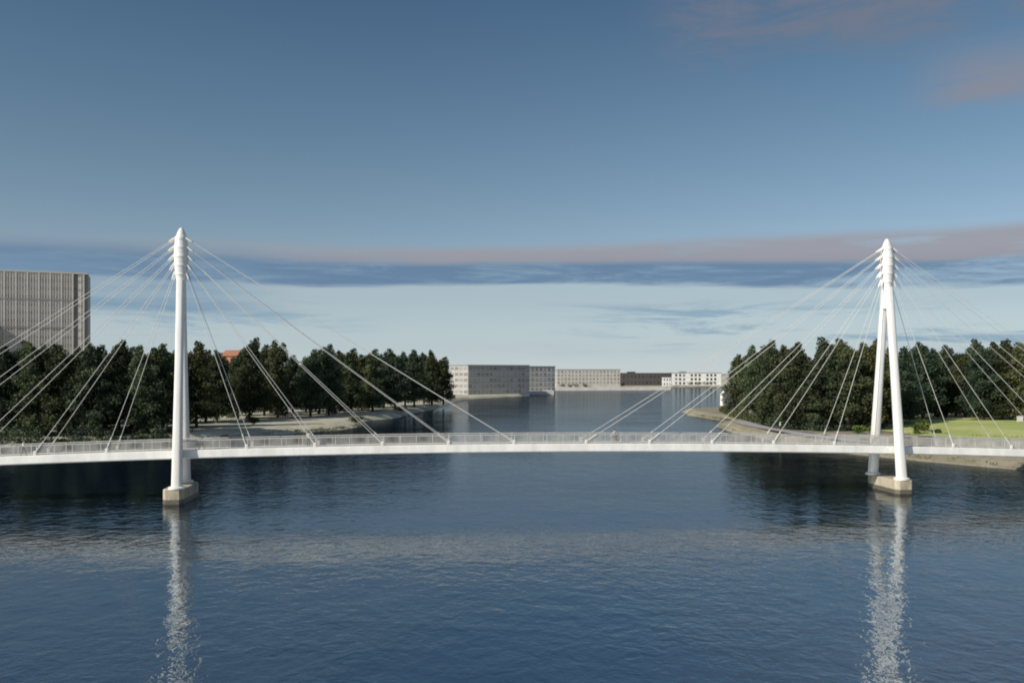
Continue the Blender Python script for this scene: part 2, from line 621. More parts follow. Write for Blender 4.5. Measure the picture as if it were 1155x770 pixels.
TIER = [29.75, 28.75, 27.75, 26.75, 25.75]           # cable collars, top to bottom
SPAN = 7.6
APEX = 28.8
for px in PYL:
    tw = R(5.6)                                      # the pylon stands slightly askew to the deck
    ca, sa = math.cos(tw), math.sin(tw)
    mast = MB()
    mast.lathe([(.46, 22.4), (.48, 24.6), (.58, 25.2), (.70, 26.0), (.78, 27.2), (.78, 28.6), (.70, 29.4), (.58, 30.0), (.44, 30.45), (.24, 30.85), (.08, 31.02)], 24)
    pyl = mast.build("pylon", M_WHITE, BR, True, (px, 0, 0))
    for s in (-1, 1):
        lg = MB()
        pts, rad = [], []
        for i in range(13):
            z = 1.66 + (25.0 - 1.66) * i / 12
            off = 2.9 * (1 - (z - 1.7) / (APEX - 1.7)) * s
            pts.append((-sa * off, ca * off, z))
            rad.append(.57 - .13 * min(1, i / 7))
        lg.tube(pts, rad, 16, .62, Vector((0, 1, 0)))
        leg = lg.build("leg", M_WHITE, pyl, True)
        foot = MB()
        o2 = 2.9 * s
        foot.lathe([(.92, 1.62), (.92, 1.78), (.80, 1.86), (.66, 1.88)], 16, (-sa * o2, ca * o2, 0))
        foot.build("foot_collar", M_WHITE, pyl, True)
    for k, zt in enumerate(TIER):
        idx = 5 - k                                  # top collar carries the longest stays
        col = MB()
        r0 = (.62, .73, .76, .72, .63)[k]
        col.lathe([(r0 * .9, .30), (r0 + .03, .24), (r0 + .09, -.06), (r0 + .09, -.14), (r0 * .94, -.30)], 20, (0, 0, zt))
        for sx in (-1, 1):
            for sy in (-1, 1):
                ax = px + sx * SPAN * idx
                a0 = Vector((sx * (r0 + .06), sy * .30, zt - .02))
                a1 = Vector((ax - px, sy * 1.74, deck_z(ax) + .34))
                d = (a1 - a0).normalized()
                col.tube([a0 - d * .25, a0 + d * .50, a0 + d * .75], [.13, .12, .05], 8)
                cb = MB()
                sag = []
                L = (a1 - a0).length
                for i in range(9):
                    t = i / 8
                    p = a0.lerp(a1, t)
                    p.z -= .006 * L * 4 * t * (1 - t) * .5
                    sag.append(p)
                cb.tube(sag, .031, 6)
                cb.tube([a1 - d * 1.5, a1 - d * .2], .075, 6)
                stay = cb.build("stay_cable", M_CABLE, BR, True, (px, 0, 0))
                an = MB()
                an.box(-.16, .16, -.05, .05, -.26, .20)
                an.tube([(0, -.09, .02), (0, .09, .02)], .10, 8)
                an.build("anchor_bracket", M_WHITE, stay, False, a1 + Vector((0, 0, -.0)))
        col.build("cable_collar", M_WHITE, pyl, True)
    pr = MB()
    dx = .35 if px > 0 else 0.0
    W, L2 = 1.12, 3.7
    poly = [(-W + .4, -L2), (W - .4, -L2), (W, -L2 + .5), (W, L2 - .5), (W - .4, L2), (-W + .4, L2), (-W, L2 - .5), (-W, -L2 + .5)]
    pr.prism([(a + dx, b) for a, b in poly], .498, 1.62, .08)
    pier = pr.build("pier", M_PIER, BR, False, (px, 0, 0))
    tb = MB()
    tb.prism([(a * 1.01 + dx, b * 1.004) for a, b in poly], -3.9, .50)
    tb.build("waterline_plinth", M_TIDE, pier)

# ------------------------------------------------------------------ trees


def make_tree(seed, h, r, trunk_h, leaf, squat=1.0):
    """returns trunk mesh, crown mesh; origin at the foot"""
    g = np.random.default_rng(seed)
    q = random.Random(seed)
    tr = MB()
    lean = [(0, 0, -.4)]
    x = y = 0.0
    for i in range(1, 9):
        x += q.uniform(-.14, .14)
        y += q.uniform(-.14, .14)
        lean.append((x, y, h * .88 * i / 8))
    tr.tube(lean, [.38 * (1 - .85 * (i / 8)) + .02 for i in range(9)], 8)
    clumps = []
    n_limb = 30
    for i in range(n_limb):
        t = (i + .5) / n_limb
        z0 = trunk_h * .8 + (h * .82 - trunk_h * .8) * t
        kk = min(7, int(z0 / (h * .88) * 8))
        a = lean[kk]
        ang = i * 2.4 + q.uniform(-.5, .5)
        prof = (1 - t ** 2.1) ** .75 * (.72 + .28 * min(1, t / .22))
        ln = r * max(.20, prof) * q.uniform(.66, 1.10)
        up = q.uniform(.02, .38) * ln
        e = (a[0] + math.cos(ang) * ln, a[1] + math.sin(ang) * ln, z0 + up)
        mid = (a[0] + math.cos(ang) * ln * .5, a[1] + math.sin(ang) * ln * .5, z0 + up * .65)
        tr.tube([(a[0], a[1], z0 - .3), mid, e], [.12, .07, .02], 5)
        for f, sz in ((1.0, .85), (.72, 1.1), (.42, 1.1)):
            if q.random() < .94:
                clumps.append((a[0] + math.cos(ang) * ln * f + q.uniform(-.5, .5), a[1] + math.sin(ang) * ln * f + q.uniform(-.5, .5),
                               z0 + up * f + q.uniform(-.6, .7), 1.08 * sz * q.uniform(.8, 1.4) * (1.20 - .30 * t)))
    for k in range(q.randint(2, 3)):                 # two or three leaders make the uneven top
        lx, ly = q.uniform(-1.5, 1.5), q.uniform(-1.5, 1.5)
        hh = h * (1 if k == 0 else q.uniform(.88, .96))
        for i in range(6):
            clumps.append((x + lx * (1 - .1 * i) + q.uniform(-.4, .4), y + ly + q.uniform(-.4, .4), hh * (.79 + .030 * i), (1.28 - .13 * i)))
    P, T = [], []
    for cx, cy, cz, s in clumps:
        n = int(105 * s)
        d = g.normal(size=(n, 3))
        d /= np.linalg.norm(d, axis=1)[:, None]
        rr = g.random(n) ** .45
        P.append(np.array([cx, cy, cz]) + d * rr[:, None] * np.array([1.4, 1.4, .95]) * s)
        T.append(np.clip(g.random() + g.normal(size=n) * .16, 0, 1))
    P, T = np.concatenate(P), np.concatenate(T)
    P[:, 2] = np.maximum(P[:, 2], .4)
    return tr, leaf_mesh(P, T, g, leaf)


def leaf_mesh(P, T, g, leaf):
    n = len(P)
    a = g.normal(size=(n, 3))
    a /= np.linalg.norm(a, axis=1)[:, None]
    b = g.normal(size=(n, 3))
    b -= (b * a).sum(1)[:, None] * a
    b /= np.linalg.norm(b, axis=1)[:, None]
    sz = leaf * (0.6 + .8 * g.random(n))[:, None]
    V = np.stack([P - a * sz, P - b * sz * .55, P + a * sz, P + b * sz * .55], 1).reshape(-1, 3)
    me = bpy.data.meshes.new("crown")
    me.vertices.add(4 * n)
    me.vertices.foreach_set('co', V.astype(np.float32).ravel())
    me.loops.add(4 * n)
    me.loops.foreach_set('vertex_index', np.arange(4 * n, dtype=np.int32))
    me.polygons.add(n)
    me.polygons.foreach_set('loop_start', np.arange(0, 4 * n, 4, dtype=np.int32))
    me.update(calc_edges=True)
    at_ = me.attributes.new('tone', 'FLOAT', 'POINT')
    at_.data.foreach_set('value', np.repeat(T, 4).astype(np.float32))
    return me


PROTO = []
for i in range(9):
    trunk, crown = make_tree(100 + i, 20.0, (5.0, 5.8, 4.6, 5.6, 4.8, 6.0, 5.3, 4.4, 5.5)[i], (1.6, 2.4, 1.4, 2.8, 1.8, 2.2, 2.6, 1.5, 2.0)[i], .27)
    crown.materials.append((M_LEAF, M_LEAF2, M_LEAF)[i % 3])
    PROTO.append((trunk.mesh("trunk", M_BARK, True), crown))
ORD = "first second third fourth fifth sixth seventh eighth ninth tenth eleventh twelfth thirteenth fourteenth fifteenth sixteenth seventeenth eighteenth nineteenth twentieth twenty-first twenty-second".split()


def plant(px, py_top, depth, label, group, width=1.0, zb=1.4):
    p = at(px, depth, zb)
    h = CAM_Z + (420 - py_top + 7.5) * depth / FPX - zb
    tm, cm = rng.choice(PROTO)
    t = thing("tree", label, "tree", p, rng.uniform(0, 6.28), group)
    k = h / 20.6
    t.scale = (width * rng.uniform(.92, 1.08), width * rng.uniform(.92, 1.08), k)
    link("trunk", tm, t)
    link("crown", cm, t)
    return t


FRONT_L = [(-28, 388), (6, 391), (36, 384), (68, 387), (101, 387), (134, 384), (160, 390), (184, 388), (222, 386), (245, 397), (281, 382),
           (313, 385), (350, 396), (371, 390), (396, 395), (420, 396), (446, 396), (467, 397), (487, 398), (500, 406)]


def base_l(px):
    xs = [-60, 0, 100, 200, 240, 300, 350, 400, 450, 500, 520]
    ds = [184, 184, 187, 193, 226, 250, 264, 288, 320, 372, 395]
    return float(np.interp(px, xs, ds))


GT = "dark trees on the bank below the grey tower"
for i, (px, py) in enumerate(FRONT_L):
    n = len(FRONT_L) - 1 - i
    lab = "dark waterside tree, %s in the front row from the river bend towards the tower" % ORD[n]
    plant(px, py, base_l(px) + rng.uniform(-3, 3), lab, GT)
BACK_L = [-40, -8, 22, 52, 84, 118, 148, 172, 200, 232, 268, 298, 330, 360, 384, 408, 433, 457, 478]
for i, px in enumerate(BACK_L):
    n = len(BACK_L) - 1 - i
    py = float(np.interp(px, [a for a, b in FRONT_L], [b for a, b in FRONT_L])) + rng.uniform(3, 9) + (8 if px in (330, 268) else 0)
    lab = "half hidden dark tree, %s in the second row from the river bend" % ORD[n]
    plant(px, py, base_l(px) + rng.uniform(13, 19), lab, GT)
for i, px in enumerate((-20, 40, 95, 150, 205, 255, 305, 345, 395, 445)):
    py = float(np.interp(px, [a for a, b in FRONT_L], [b for a, b in FRONT_L])) + rng.uniform(9, 16)
    plant(px, py, base_l(px) + rng.uniform(30, 42), "shadowed tree glimpsed deep behind both tree rows below the grey tower", GT, 1.1)

FRONT_R = [(834, 402), (851, 391), (873, 384), (897, 387), (914, 403), (938, 380), (957, 382), (985, 382), (1016, 392), (1041, 387), (1067, 391),
           (1089, 394), (1107, 383), (1130, 383), (1155, 387), (1184, 386)]


def base_r(px):
    return float(np.interp(px, [820, 850, 880, 920, 960, 1000, 1030, 1060, 1085, 1100, 1160, 1200],
                           [288, 248, 208, 199, 199, 206, 226, 250, 246, 226, 218, 218]))


GR = "dark trees on the bank with the bright lawn"
for i, (px, py) in enumerate(FRONT_R):
    lab = "dark leafy tree, %s in the front row from the sandy point" % ORD[i]
    plant(px, py, base_r(px) + rng.uniform(-3, 3), lab, GR, 1.04, 1.5)
for i, px in enumerate((843, 862, 886, 906, 928, 948, 971, 1000, 1030, 1055, 1078, 1098, 1119, 1143, 1170)):
    py = float(np.interp(px, [a for a, b in FRONT_R], [b for a, b in FRONT_R])) + rng.uniform(3, 9)
    lab = "half hidden leafy tree, %s in the second row from the sandy point" % ORD[i]
    plant(px, py, base_r(px) + rng.uniform(13, 19), lab, GR, 1.0, 1.5)
for i, px in enumerate((855, 895, 940, 990, 1035, 1075, 1115, 1160)):
    py = float(np.interp(px, [a for a, b in FRONT_R], [b for a, b in FRONT_R])) + rng.uniform(9, 15)
    plant(px, py, base_r(px) + rng.uniform(30, 40), "shadowed tree glimpsed deep behind both tree rows of the lawn bank", GR, 1.1, 1.5)


def bush(px, depth, wdt, hgt, label, m=None, name="bush", zb=1.4, n=None):
    g = np.random.default_rng(int(px * 7 + depth))
    P, T = [], []
    for c in range(9):
        a = g.random() * 6.28
        rr = g.random() ** .5 * wdt * .32
        cz = hgt * (.28 + .45 * g.random())
        k = n or 60
        d = g.normal(size=(k, 3))
        d /= np.linalg.norm(d, axis=1)[:, None]
        q = d * (g.random(k) ** .4)[:, None] * np.array([wdt * .26, wdt * .26, hgt * .32])
        q = q + np.array([math.cos(a) * rr, math.sin(a) * rr, cz])
        q[:, 2] = np.maximum(q[:, 2], .05)
        P.append(q)
        T.append(np.clip(g.random() + g.normal(size=k) * .2, 0, 1))
    me = leaf_mesh(np.concatenate(P), np.concatenate(T), g, .11 + .05 * hgt)
    me.name = name
    me.materials.append(m or M_BUSH)
    t = thing(name, label, "bush", at(px, depth, zb))
    link("foliage", me, t)
    st = MB()
    for c in range(5):
        a = g.random() * 6.28
        st.tube([(0, 0, -.1), (math.cos(a) * wdt * .18, math.sin(a) * wdt * .18, hgt * .6)], [.05, .02], 5)
    st.build("stem", M_BARK, t)
    return t


bush(285, 222, 5.0, 2.2, "low dark bush on the pale sand strip beside the first pair of stays", M_LEAF2)
bush(402, 232, 4.0, 1.8, "rounded dark bush at the tip of the pale sand strip", M_LEAF2)
bush(452, 296, 5.0, 2.0, "olive bush on the narrow spit under the waterside trees", M_LEAF2)
bush(1034, 186, 2.4, 2.6, "bright green upright bush at the lawn edge beside the white pylon leg", zb=1.6)
bush(1042, 191, 2.2, 2.9, "tall bright green bush standing just behind another by the lawn edge", zb=1.6)
bush(1056, 186, 2.0, 1.0, "small dark low bush alone on the bright lawn", M_LEAF, zb=1.7)
bush(968, 188, 3.2, 1.9, "bright green bush between the trees and the white pylon's far leg", zb=1.5)
bush(985, 193, 3.0, 1.7, "yellowish green bush seen between the two legs of the white pylon", zb=1.5)

def undergrowth(name, path, width, hgt, n, zb, seed, step=.4, m=None, leaf=.25):
    """a dense low mass of dark growth under the trees: nobody could count it"""
    g = np.random.default_rng(seed)
    path = np.array(path, float)
    seg = np.linalg.norm(np.diff(path, axis=0), axis=1)
    cum = np.concatenate([[0], np.cumsum(seg)])
    k = int(cum[-1] / step)
    P, T = [], []
    for c in range(k):
        u = g.random() * cum[-1]
        cx, cy = np.interp(u, cum, path[:, 0]), np.interp(u, cum, path[:, 1])
        cy += g.random() * width
        hh = hgt * (.45 + .75 * g.random())
        q = g.normal(size=(n, 3))
        q /= np.linalg.norm(q, axis=1)[:, None]
        q = q * (g.random(n) ** .4)[:, None] * np.array([1.5, 1.1, hh * .55]) + np.array([cx, cy, zb + hh * .45])
        q[:, 2] = np.maximum(q[:, 2], zb)
        P.append(q)
        T.append(np.clip(g.random() + g.normal(size=n) * .2, 0, 1))
    me = leaf_mesh(np.concatenate(P), np.concatenate(T), g, leaf)
    me.name = name
    me.materials.append(m or M_LEAF)
    return tag(link(name, me), kind='stuff')


undergrowth("undergrowth", [(-112, 171), (-101, 172), (-86, 178.5), (-72, 187)], 13, 2.6, 75, 1.0, 5)
undergrowth("undergrowth", [(-118, 166), (-102, 169.5), (-86, 176), (-71, 184.5)], 4, 1.7, 75, .1, 9)
undergrowth("undergrowth", [(63.5, 214), (64.5, 200), (70, 196), (82, 199), (88, 206)], 8, 2.8, 70, 1.4, 6)
undergrowth("reeds", [(-64, 193), (-57, 204.5), (-44, 222), (-41, 236)], 3, .8, 34, .1, 21, 1.1, M_LEAF2, .16)
undergrowth("reeds", [(94, 113), (78, 131), (68.5, 146), (61.5, 159), (58, 184)], 2.5, .6, 26, .3, 22, 1.6, M_LEAF2, .14)
undergrowth("reeds", [(55, 214), (56, 238), (64, 256), (63, 279), (62, 300), (65, 322)], 2.5, .6, 26, .3, 23, 1.6, M_LEAF2, .15)
undergrowth("reeds", [(84, 184), (92, 180), (104, 174), (130, 171)], 4, .5, 26, 1.5, 24, 1.2, M_BUSH, .13)
undergrowth("undergrowth", [(70, 290), (66, 262), (64, 236), (63.5, 214)], 5, 2.4, 60, 1.4, 8)

# ------------------------------------------------------------------ buildings
M_TOWER = mat("tower_cladding", (.52, .50, .465), .7, .07, .06)
M_TPANE = mat("tower_panes", (.36, .355, .34), .4, .15, .2)
M_RIB = mat("tower_ribs", (.60, .57, .53), .6, .05)
M_GROOVE = mat("tower_grooves", (.25, .24, .235), .6, .1)
M_GLASS = mat("dark_glass", (.045, .055, .07), .15, .3, .5, spec=.5)


def facade_mat(name, c):
    return mat(name, c, .8, .08, .25)


def block(name, label, cx, cy, yaw, L, Dp, z0, H, floors, bays, wall, side_bays=0, plant_room=True, wcol=None, win_h=.55, win_w=.62, roof=None, cat="building", skip=None, ground=0.0, parapet=.5):
    """a rectangular building; local x along the facade from its near corner, local -y is the facade side"""
    t = thing(name, label, cat, (cx, cy, z0), yaw)
    w_ = MB()
    w_.box(0, L, 0, Dp, -1.2, H)
    w_.build("wall", wall, t)
    rf = MB()
    rf.box(-.25, L + .25, -.25, Dp + .25, H, H + parapet)
    if plant_room:
        rf.box(L * .2, L * .34, Dp * .3, Dp * .6, H + parapet, H + parapet + 1.3)
    rf.build("roof", roof or M_GROOVE, t)
    fh = (H - ground) / floors
    bw = L / bays
    wm = MB()
    wm.box(-bw * win_w / 2, bw * win_w / 2, -.03, .25, -fh * win_h / 2, fh * win_h / 2)
    wm = wm.mesh("window", wcol or M_GLASS)
    fm = MB()
    a, b = bw * win_w / 2, fh * win_h / 2
    fm.box(-a - .12, a + .12, -.14, -.002, -b - .22, -b - .02)
    fm = fm.mesh("sill", roof or M_GROOVE)
    n = 0
    for f in range(floors):
        for k in range(bays):
            if skip and skip(f, k):
                continue
            if n >= 98:
                break
            o = link("window", wm, t, (bw * (k + .5), 0, ground + fh * (f + .52)))
            link("sill", fm, o)
            n += 1
    if side_bays:
        sw = Dp / side_bays
        sm = MB()
        sm.box(-.03, .25, -sw * win_w / 2, sw * win_w / 2, -fh * win_h / 2, fh * win_h / 2)
        sm = sm.mesh("window", wcol or M_GLASS)
        for f in range(floors):
            for k in range(side_bays):
                if n < 99:
                    link("window", sm, t, (0, sw * (k + .5), ground + fh * (f + .52)))
                    n += 1
    return t


M_B1 = facade_mat("office_wall_grey", (.42, .405, .38))
M_B2 = facade_mat("office_wall_mid", (.46, .45, .43))
M_B3 = facade_mat("office_wall_beige", (.46, .44, .41))
M_B4 = facade_mat("dark_brick_wall", (.085, .072, .07))
M_B5 = facade_mat("white_render", (.76, .75, .72))
M_ROOFG = mat("grey_roof", (.22, .23, .23), .8, .1, .3)
M_ROOFD = mat("dark_roof", (.055, .06, .062), .8, .1, .3)
M_WIN2 = mat("grey_glass", (.27, .265, .265), .2, .2, .5, spec=.5)
for m_ in (M_WIN2, M_GLASS):                         # blinds and curtains: every window a little different
    nb_ = NB(m_.node_tree)
    p_ = m_.node_tree.nodes['Principled BSDF']
    src = p_.inputs['Base Color'].links[0].from_socket
    k_ = nb_.m('ADD', nb_.m('MULTIPLY', nb_.new('ShaderNodeObjectInfo').outputs['Random'], .6), .65)
    nb_.put(p_.inputs['Base Color'], nb_.mix(1.0, src, nb_.xyz(k_, k_, k_), 'MULTIPLY'))
M_BRICK = mat("terracotta_wall", (.42, .20, .115), .85, .12, .8)
M_TILE = mat("clay_tiles", (.36, .17, .10), .85, .15, 1.2)

block("office_block", "long grey office block with five rows of windows at the river bend, pale end wall", -26.0, 525, R(33), 43.7, 22, 1.2, 17.4,
      5, 15, M_B1, 4, False, M_WIN2, .50, .78, M_ROOFG)
block("office_block", "mid grey office block adjoining the long block, slightly lower roof", 4.0, 601, R(27), 29, 18, 1.2, 17.2, 5, 9, M_B2, 0, False, M_WIN2, .5, .6, M_ROOFG)
block("office_block", "pale beige office slab set behind the stone quay and its dark bushes", 39.0, 770, R(6), 56, 16, 1.2, 15.6, 4, 18, M_B3, 3, False, M_WIN2, .46, .5, M_ROOFG, ground=3.0)
block("brick_warehouse", "low dark warehouse with a black roof in the middle of the far shore", 106, 885, R(3), 54, 18, 1.2, 12.4, 2, 14, M_B4, 0, True, M_GLASS, .4, .5, M_ROOFD)
block("pale_pavilion", "small pale pavilion standing in front of the dark warehouse by the water", 148, 868, R(2), 8, 6, 1.2, 8.5, 2, 3, M_B5, 2, False, M_GLASS, .4, .4, M_ROOFG)
gaps = {1, 5, 9}
block("white_terrace", "white flat-roofed apartment terrace with dark gaps on the far shore", 167, 935, R(2), 54, 14, 1.2, 12.6, 3, 13, M_B5, 0, True, M_GLASS, .55, .55, M_ROOFG,
      skip=lambda f, k: k % 4 == 0)
house = thing("terracotta_house", "terracotta house whose upper wall and roof show between the dark trees", "house", at(257, 300, 3.6), R(-14))
hb = MB()
hb.box(-3.0, 3.0, 0, 9, -3, 16.6)
hb.build("wall", M_BRICK, house)
hr_ = MB()
hr_.add([(-3.5, -.5, 16.5), (3.5, -.5, 16.5), (3.5, 9.5, 16.5), (-3.5, 9.5, 16.5), (-3.5, 4.5, 18.6), (3.5, 4.5, 18.6)],
        [(0, 1, 5, 4), (2, 3, 4, 5), (1, 2, 5), (3, 0, 4), (3, 2, 1, 0)])
hr_.build("roof", M_TILE, house)
for a in (-1.5, 1.5):
    for zz in (5.5, 9.5, 13.5):
        ww = MB()
        ww.box(a - .6, a + .6, -.05, .2, zz - .8, zz + .8)
        wn = ww.build("window", M_GLASS, house)
        MB().box(a - .75, a + .75, -.12, -.052, zz - 1.0, zz - .84).build("sill", M_B5, wn)

# grey tower
TD = 400
tx1 = (99.0 - 577.5) * 412 / FPX
tw_ = thing("grey_tower", "massive grey ribbed tower block rising behind the trees, with a side wing", "tower block", (tx1 - 62 * math.cos(R(23)), TD - 62 * math.sin(R(23)) + 12, 1.4), R(23))
TH = 58.6
W_ = 62.0
sl1, sl0 = W_ - 4.9, W_ - 38.3                       # dark vertical slots
mb = MB()
mb.box(0, sl0 - .7, 0, 26, -1, TH)
mb.box(sl0 - .7, sl0 + .7, 1.2, 26, -1, TH - .3)
mb.box(sl0 + .7, sl1 - .8, 0, 26, -1, TH)
mb.box(sl1 - .8, sl1 + .8, 1.4, 26, -1, TH - .3)
mb.box(sl1 + .8, W_ - 1.3, 0, 26, -1, TH)
mb.build("wall", M_TOWER, tw_)
mb = MB()
mb.box(W_ - 1.3, W_, .8, 26, -1, TH - .4)
mb.build("recess_panel", M_GROOVE, tw_)
for a in (sl0, sl1):
    MB().box(a - .7, a + .7, .9, 1.19, -1, TH - .4).build("recess_panel", M_GROOVE, tw_)
mb = MB()
a = .5
k = 0
while a < W_ - 1.5:
    if abs(a - sl0) > .9 and abs(a - sl1) > 1.0:
        big = (k % 4 == 0)
        mb.box(a - (.28 if big else .13), a + (.28 if big else .13), -(.45 if big else .3), -.002, 0, TH + (.5 if big else 0))
    a += 1.15
    k += 1
mb.build("facade_ribs", M_RIB, tw_)
mb = MB()
for z in [3.3 + 3.7 * i for i in range(15)]:
    for x0_, x1_ in ((0, sl0 - .75), (sl0 + .75, sl1 - .85), (sl1 + .85, W_ - 1.4)):
        mb.box(x0_, x1_, -.12, -.003, z - .55, z + .55)
mb.build("window_band_panes", M_TPANE, tw_)
mb = MB()
for z in (33.5, 46.3):
    mb.box(0, sl1 - .85, -.5, -.452, z - .30, z + .30)
mb.build("storey_groove", M_GROOVE, tw_)
MB().box(-.2, W_ + .05, -.5, 26, TH + .002, TH + .7).build("roof", M_TOWER, tw_)
wing = MB()
wing.box(sl0 - 18, sl0 - .9, -22, -.51, -1, 36.3)
wg = wing.build("side_wing", M_TOWER, tw_)
mb = MB()
for i in range(18):
    mb.box(sl0 - .9, sl0 - .7, -21 + i * 1.15, -20.7 + i * 1.15, 0, 36.3)
mb.build("wing_ribs", M_RIB, wg)

# quay on the far bend
quay = MB()
for qp in ([(8.5, 576), (27.5, 580.5), (27.5, 588), (8.5, 588)], [(27.6, 580.6), (30, 708), (24, 709), (21, 586)], [(30.1, 708.1), (131, 732), (131, 742), (24, 719)]):
    quay.prism(qp, -1.0, 2.4)
tag(quay.build("quay_wall", M_QUAY), "long pale stone quay wall along the bend below the office blocks", "quay")
for i in range(9):
    px = 634 + i * 8.2 + rng.uniform(-2, 2)
    d = 752 + i * 6
    bush(px, d, 7.0, 3.4 + rng.random(), "dark bush, %s from the quay corner, along the beige slab's base" % ORD[i], M_LEAF, n=26)
for i, px in enumerate((778, 787, 795, 803)):
    bush(px, 915 + i * 3, 8.0, 4.2, "olive bush, %s from the pavilion, at the white terrace's foot" % ORD[i], M_LEAF2, n=26)

# marker on the sandy point
mk = thing("river_marker", "tall white river marker on a reddish base at the sandy point", "marker", at(814.5, 318, 1.5))
M_RED = mat("oxide_red", (.24, .085, .06), .8, .15)
MB().prism([(-1.0, -1.0), (1.0, -1.0), (1.0, 1.0), (-1.0, 1.0)], -.3, 1.1, .12).build("plinth", M_RED, mk)
p_ = MB()
p_.tube([(0, 0, 1.1), (0, 0, 5.2), (.5, 0, 6.2), (1.5, 0, 7.0)], [.75, .62, .5, .32], 12)
p_.build("post", M_WHITE, mk, True)
MB().lathe([(.30, 0), (.42, .15), (.42, .45), (.18, .6)], 12, (1.5, 0, 6.95)).build("lantern", M_GLASS, mk, True)

# white notice board by the promenade and one on the lawn
for px, d, lab in ((1150.5, 214, "small white notice board on two posts at the lawn edge under the trees"),):
    nbd = thing("notice_board", lab, "notice board", at(px, d, 1.9), R(10))
    MB().box(-.8, .8, -.04, .04, .8, 2.1).build("board", M_WHITE, nbd)
    for s in (-1, 1):
        MB().tube([(s * .84, 0, -.2), (s * .84, 0, 2.2)], .05, 6).build("post", M_RAIL, nbd)

# ------------------------------------------------------------------ people
M_SKIN = mat("skin", (.50, .31, .22), .6, .05)
M_SHIRT = mat("white_shirt", (.82, .80, .77), .8, .05, 6)
M_TROUS = mat("dark_trousers", (.035, .037, .05), .85, .1, 6)
M_PALE = mat("pale_coat", (.52, .50, .47), .8, .05, 6)
M_HAIR = mat("brown_hair", (.06, .038, .024), .7, .2, 9)
M_HAT = mat("white_hat", (.80, .78, .74), .8, .05, 6)
M_SHOE = mat("dark_shoes", (.03, .027, .025), .6, .1, 6)


def person(name, label, joints, loc, rz, top, bottom, hair, parent_scale=1.0):
    """one continuous body grown from a skeleton; joints: name -> (x, y, z), facing -y"""
    J = {k: Vector(v) for k, v in joints.items()}
    verts, edges, rad, reg = [], [], [], []

    def v(p, r, g):
        verts.append(tuple(p))
        rad.append(r)
        reg.append(g)
        return len(verts) - 1

    def chain(a, pts):
        for p, r, g in pts:
            b = v(p, r, g)
            edges.append((a, b))
            a = b
        return a
    pel = v(J['pelvis'], .145, 1)
    ch = chain(pel, [(J['pelvis'].lerp(J['neck'], .45), .135, 0), (J['pelvis'].lerp(J['neck'], .82), .15, 0)])
    nk = chain(ch, [(J['neck'], .062, 2), (J['neck'].lerp(J['head'], .45), .07, 2)])
    hd = chain(nk, [(J['head'] + Vector((0, -.015, -.03)), .088, 2), (J['head'] + Vector((0, .005, .06)), .095, 2)])
    chain(hd - 1, [(J['head'] + Vector((0, -.105, -.03)), .02, 2)])            # nose
    for s in 'lr':
        sgn = -1 if s == 'l' else 1
        sh, el, wr = J['sh_' + s], J['el_' + s], J['wr_' + s]
        d = (wr - el).normalized()
        w_i = chain(ch, [(sh, .068, 0), (sh.lerp(el, .5), .055, 0), (el, .046, 0), (el.lerp(wr, .5), .042, 0), (wr, .030, 2)])
        side = Vector((0, -1, 0))
        side = (side - d * side.dot(d)).normalized()
        palm = chain(w_i, [(wr + d * .06, .038, 2)])
        for kf, (sp, ln) in enumerate(((.032, .072), (.011, .085), (-.011, .08), (-.03, .062))):
            b0 = wr + d * .085 + side * sp
            chain(palm, [(b0, .0095, 2), (b0 + d * ln * .55 - Vector((sgn * .008, 0, 0)), .0085, 2), (b0 + d * ln - Vector((sgn * .028, 0, 0)), .007, 2)])
        chain(w_i, [(wr + d * .035 + side * .04, .011, 2), (wr + d * .07 + side * .058, .009, 2)])
        hp, kn, an, to = J['hip_' + s], J['kn_' + s], J['an_' + s], J['toe_' + s]
        chain(pel, [(hp, .098, 1), (hp.lerp(kn, .5), .08, 1), (kn, .06, 1), (kn.lerp(an, .4), .055, 1), (an, .042, 1),
                    (an.lerp(to, .35) + Vector((0, 0, -.012)), .042, 3), (to, .03, 3)])
    me = bpy.data.meshes.new("person")
    me.from_pydata(verts, edges, [])
    tmp = bpy.data.objects.new("person_tmp", me)
    S.collection.objects.link(tmp)
    sk = tmp.modifiers.new("skin", 'SKIN')
    for i, q in enumerate(me.skin_vertices[0].data):
        q.radius = (rad[i], rad[i])
        q.use_root = (i == 0)
    sb = tmp.modifiers.new("sub", 'SUBSURF')
    sb.levels = sb.render_levels = 1
    dg = bpy.context.evaluated_depsgraph_get()
    fin = bpy.data.meshes.new_from_object(tmp.evaluated_get(dg))
    bpy.data.objects.remove(tmp)
    fin.name = "person"
    fin.materials.clear()
    for m in (top, bottom, M_SKIN, M_SHOE):
        fin.materials.append(m)
    VV = np.array(verts)
    for p in fin.polygons:
        c = np.array(p.center)
        p.material_index = reg[int(((VV - c) ** 2).sum(1).argmin())]
        p.use_smooth = True
    o = link(name, fin, None, loc)
    o.rotation_euler.z = rz
    tag(o, label, "person")
    h = MB()
    hc = J['head'] + Vector((0, .02, .05))
    vs, fs = [], []
    for i in range(6):
        ph = math.pi * .5 * i / 5
        for k in range(12):
            t = 2 * math.pi * k / 12
            rr = .112 * math.cos(ph)
            vs.append((hc.x + rr * math.cos(t), hc.y + rr * 1.1 * math.sin(t), hc.z + .118 * math.sin(ph) - (.05 if i == 0 and math.sin(t) > 0 else 0)))
    for i in range(5):
        for k in range(12):
            l = (k + 1) % 12
            fs.append((i * 12 + k, i * 12 + l, i * 12 + 12 + l, i * 12 + 12 + k))
    h.add(vs, fs).build("hair" if hair is M_HAIR else "hat", hair, o, True)
    return o


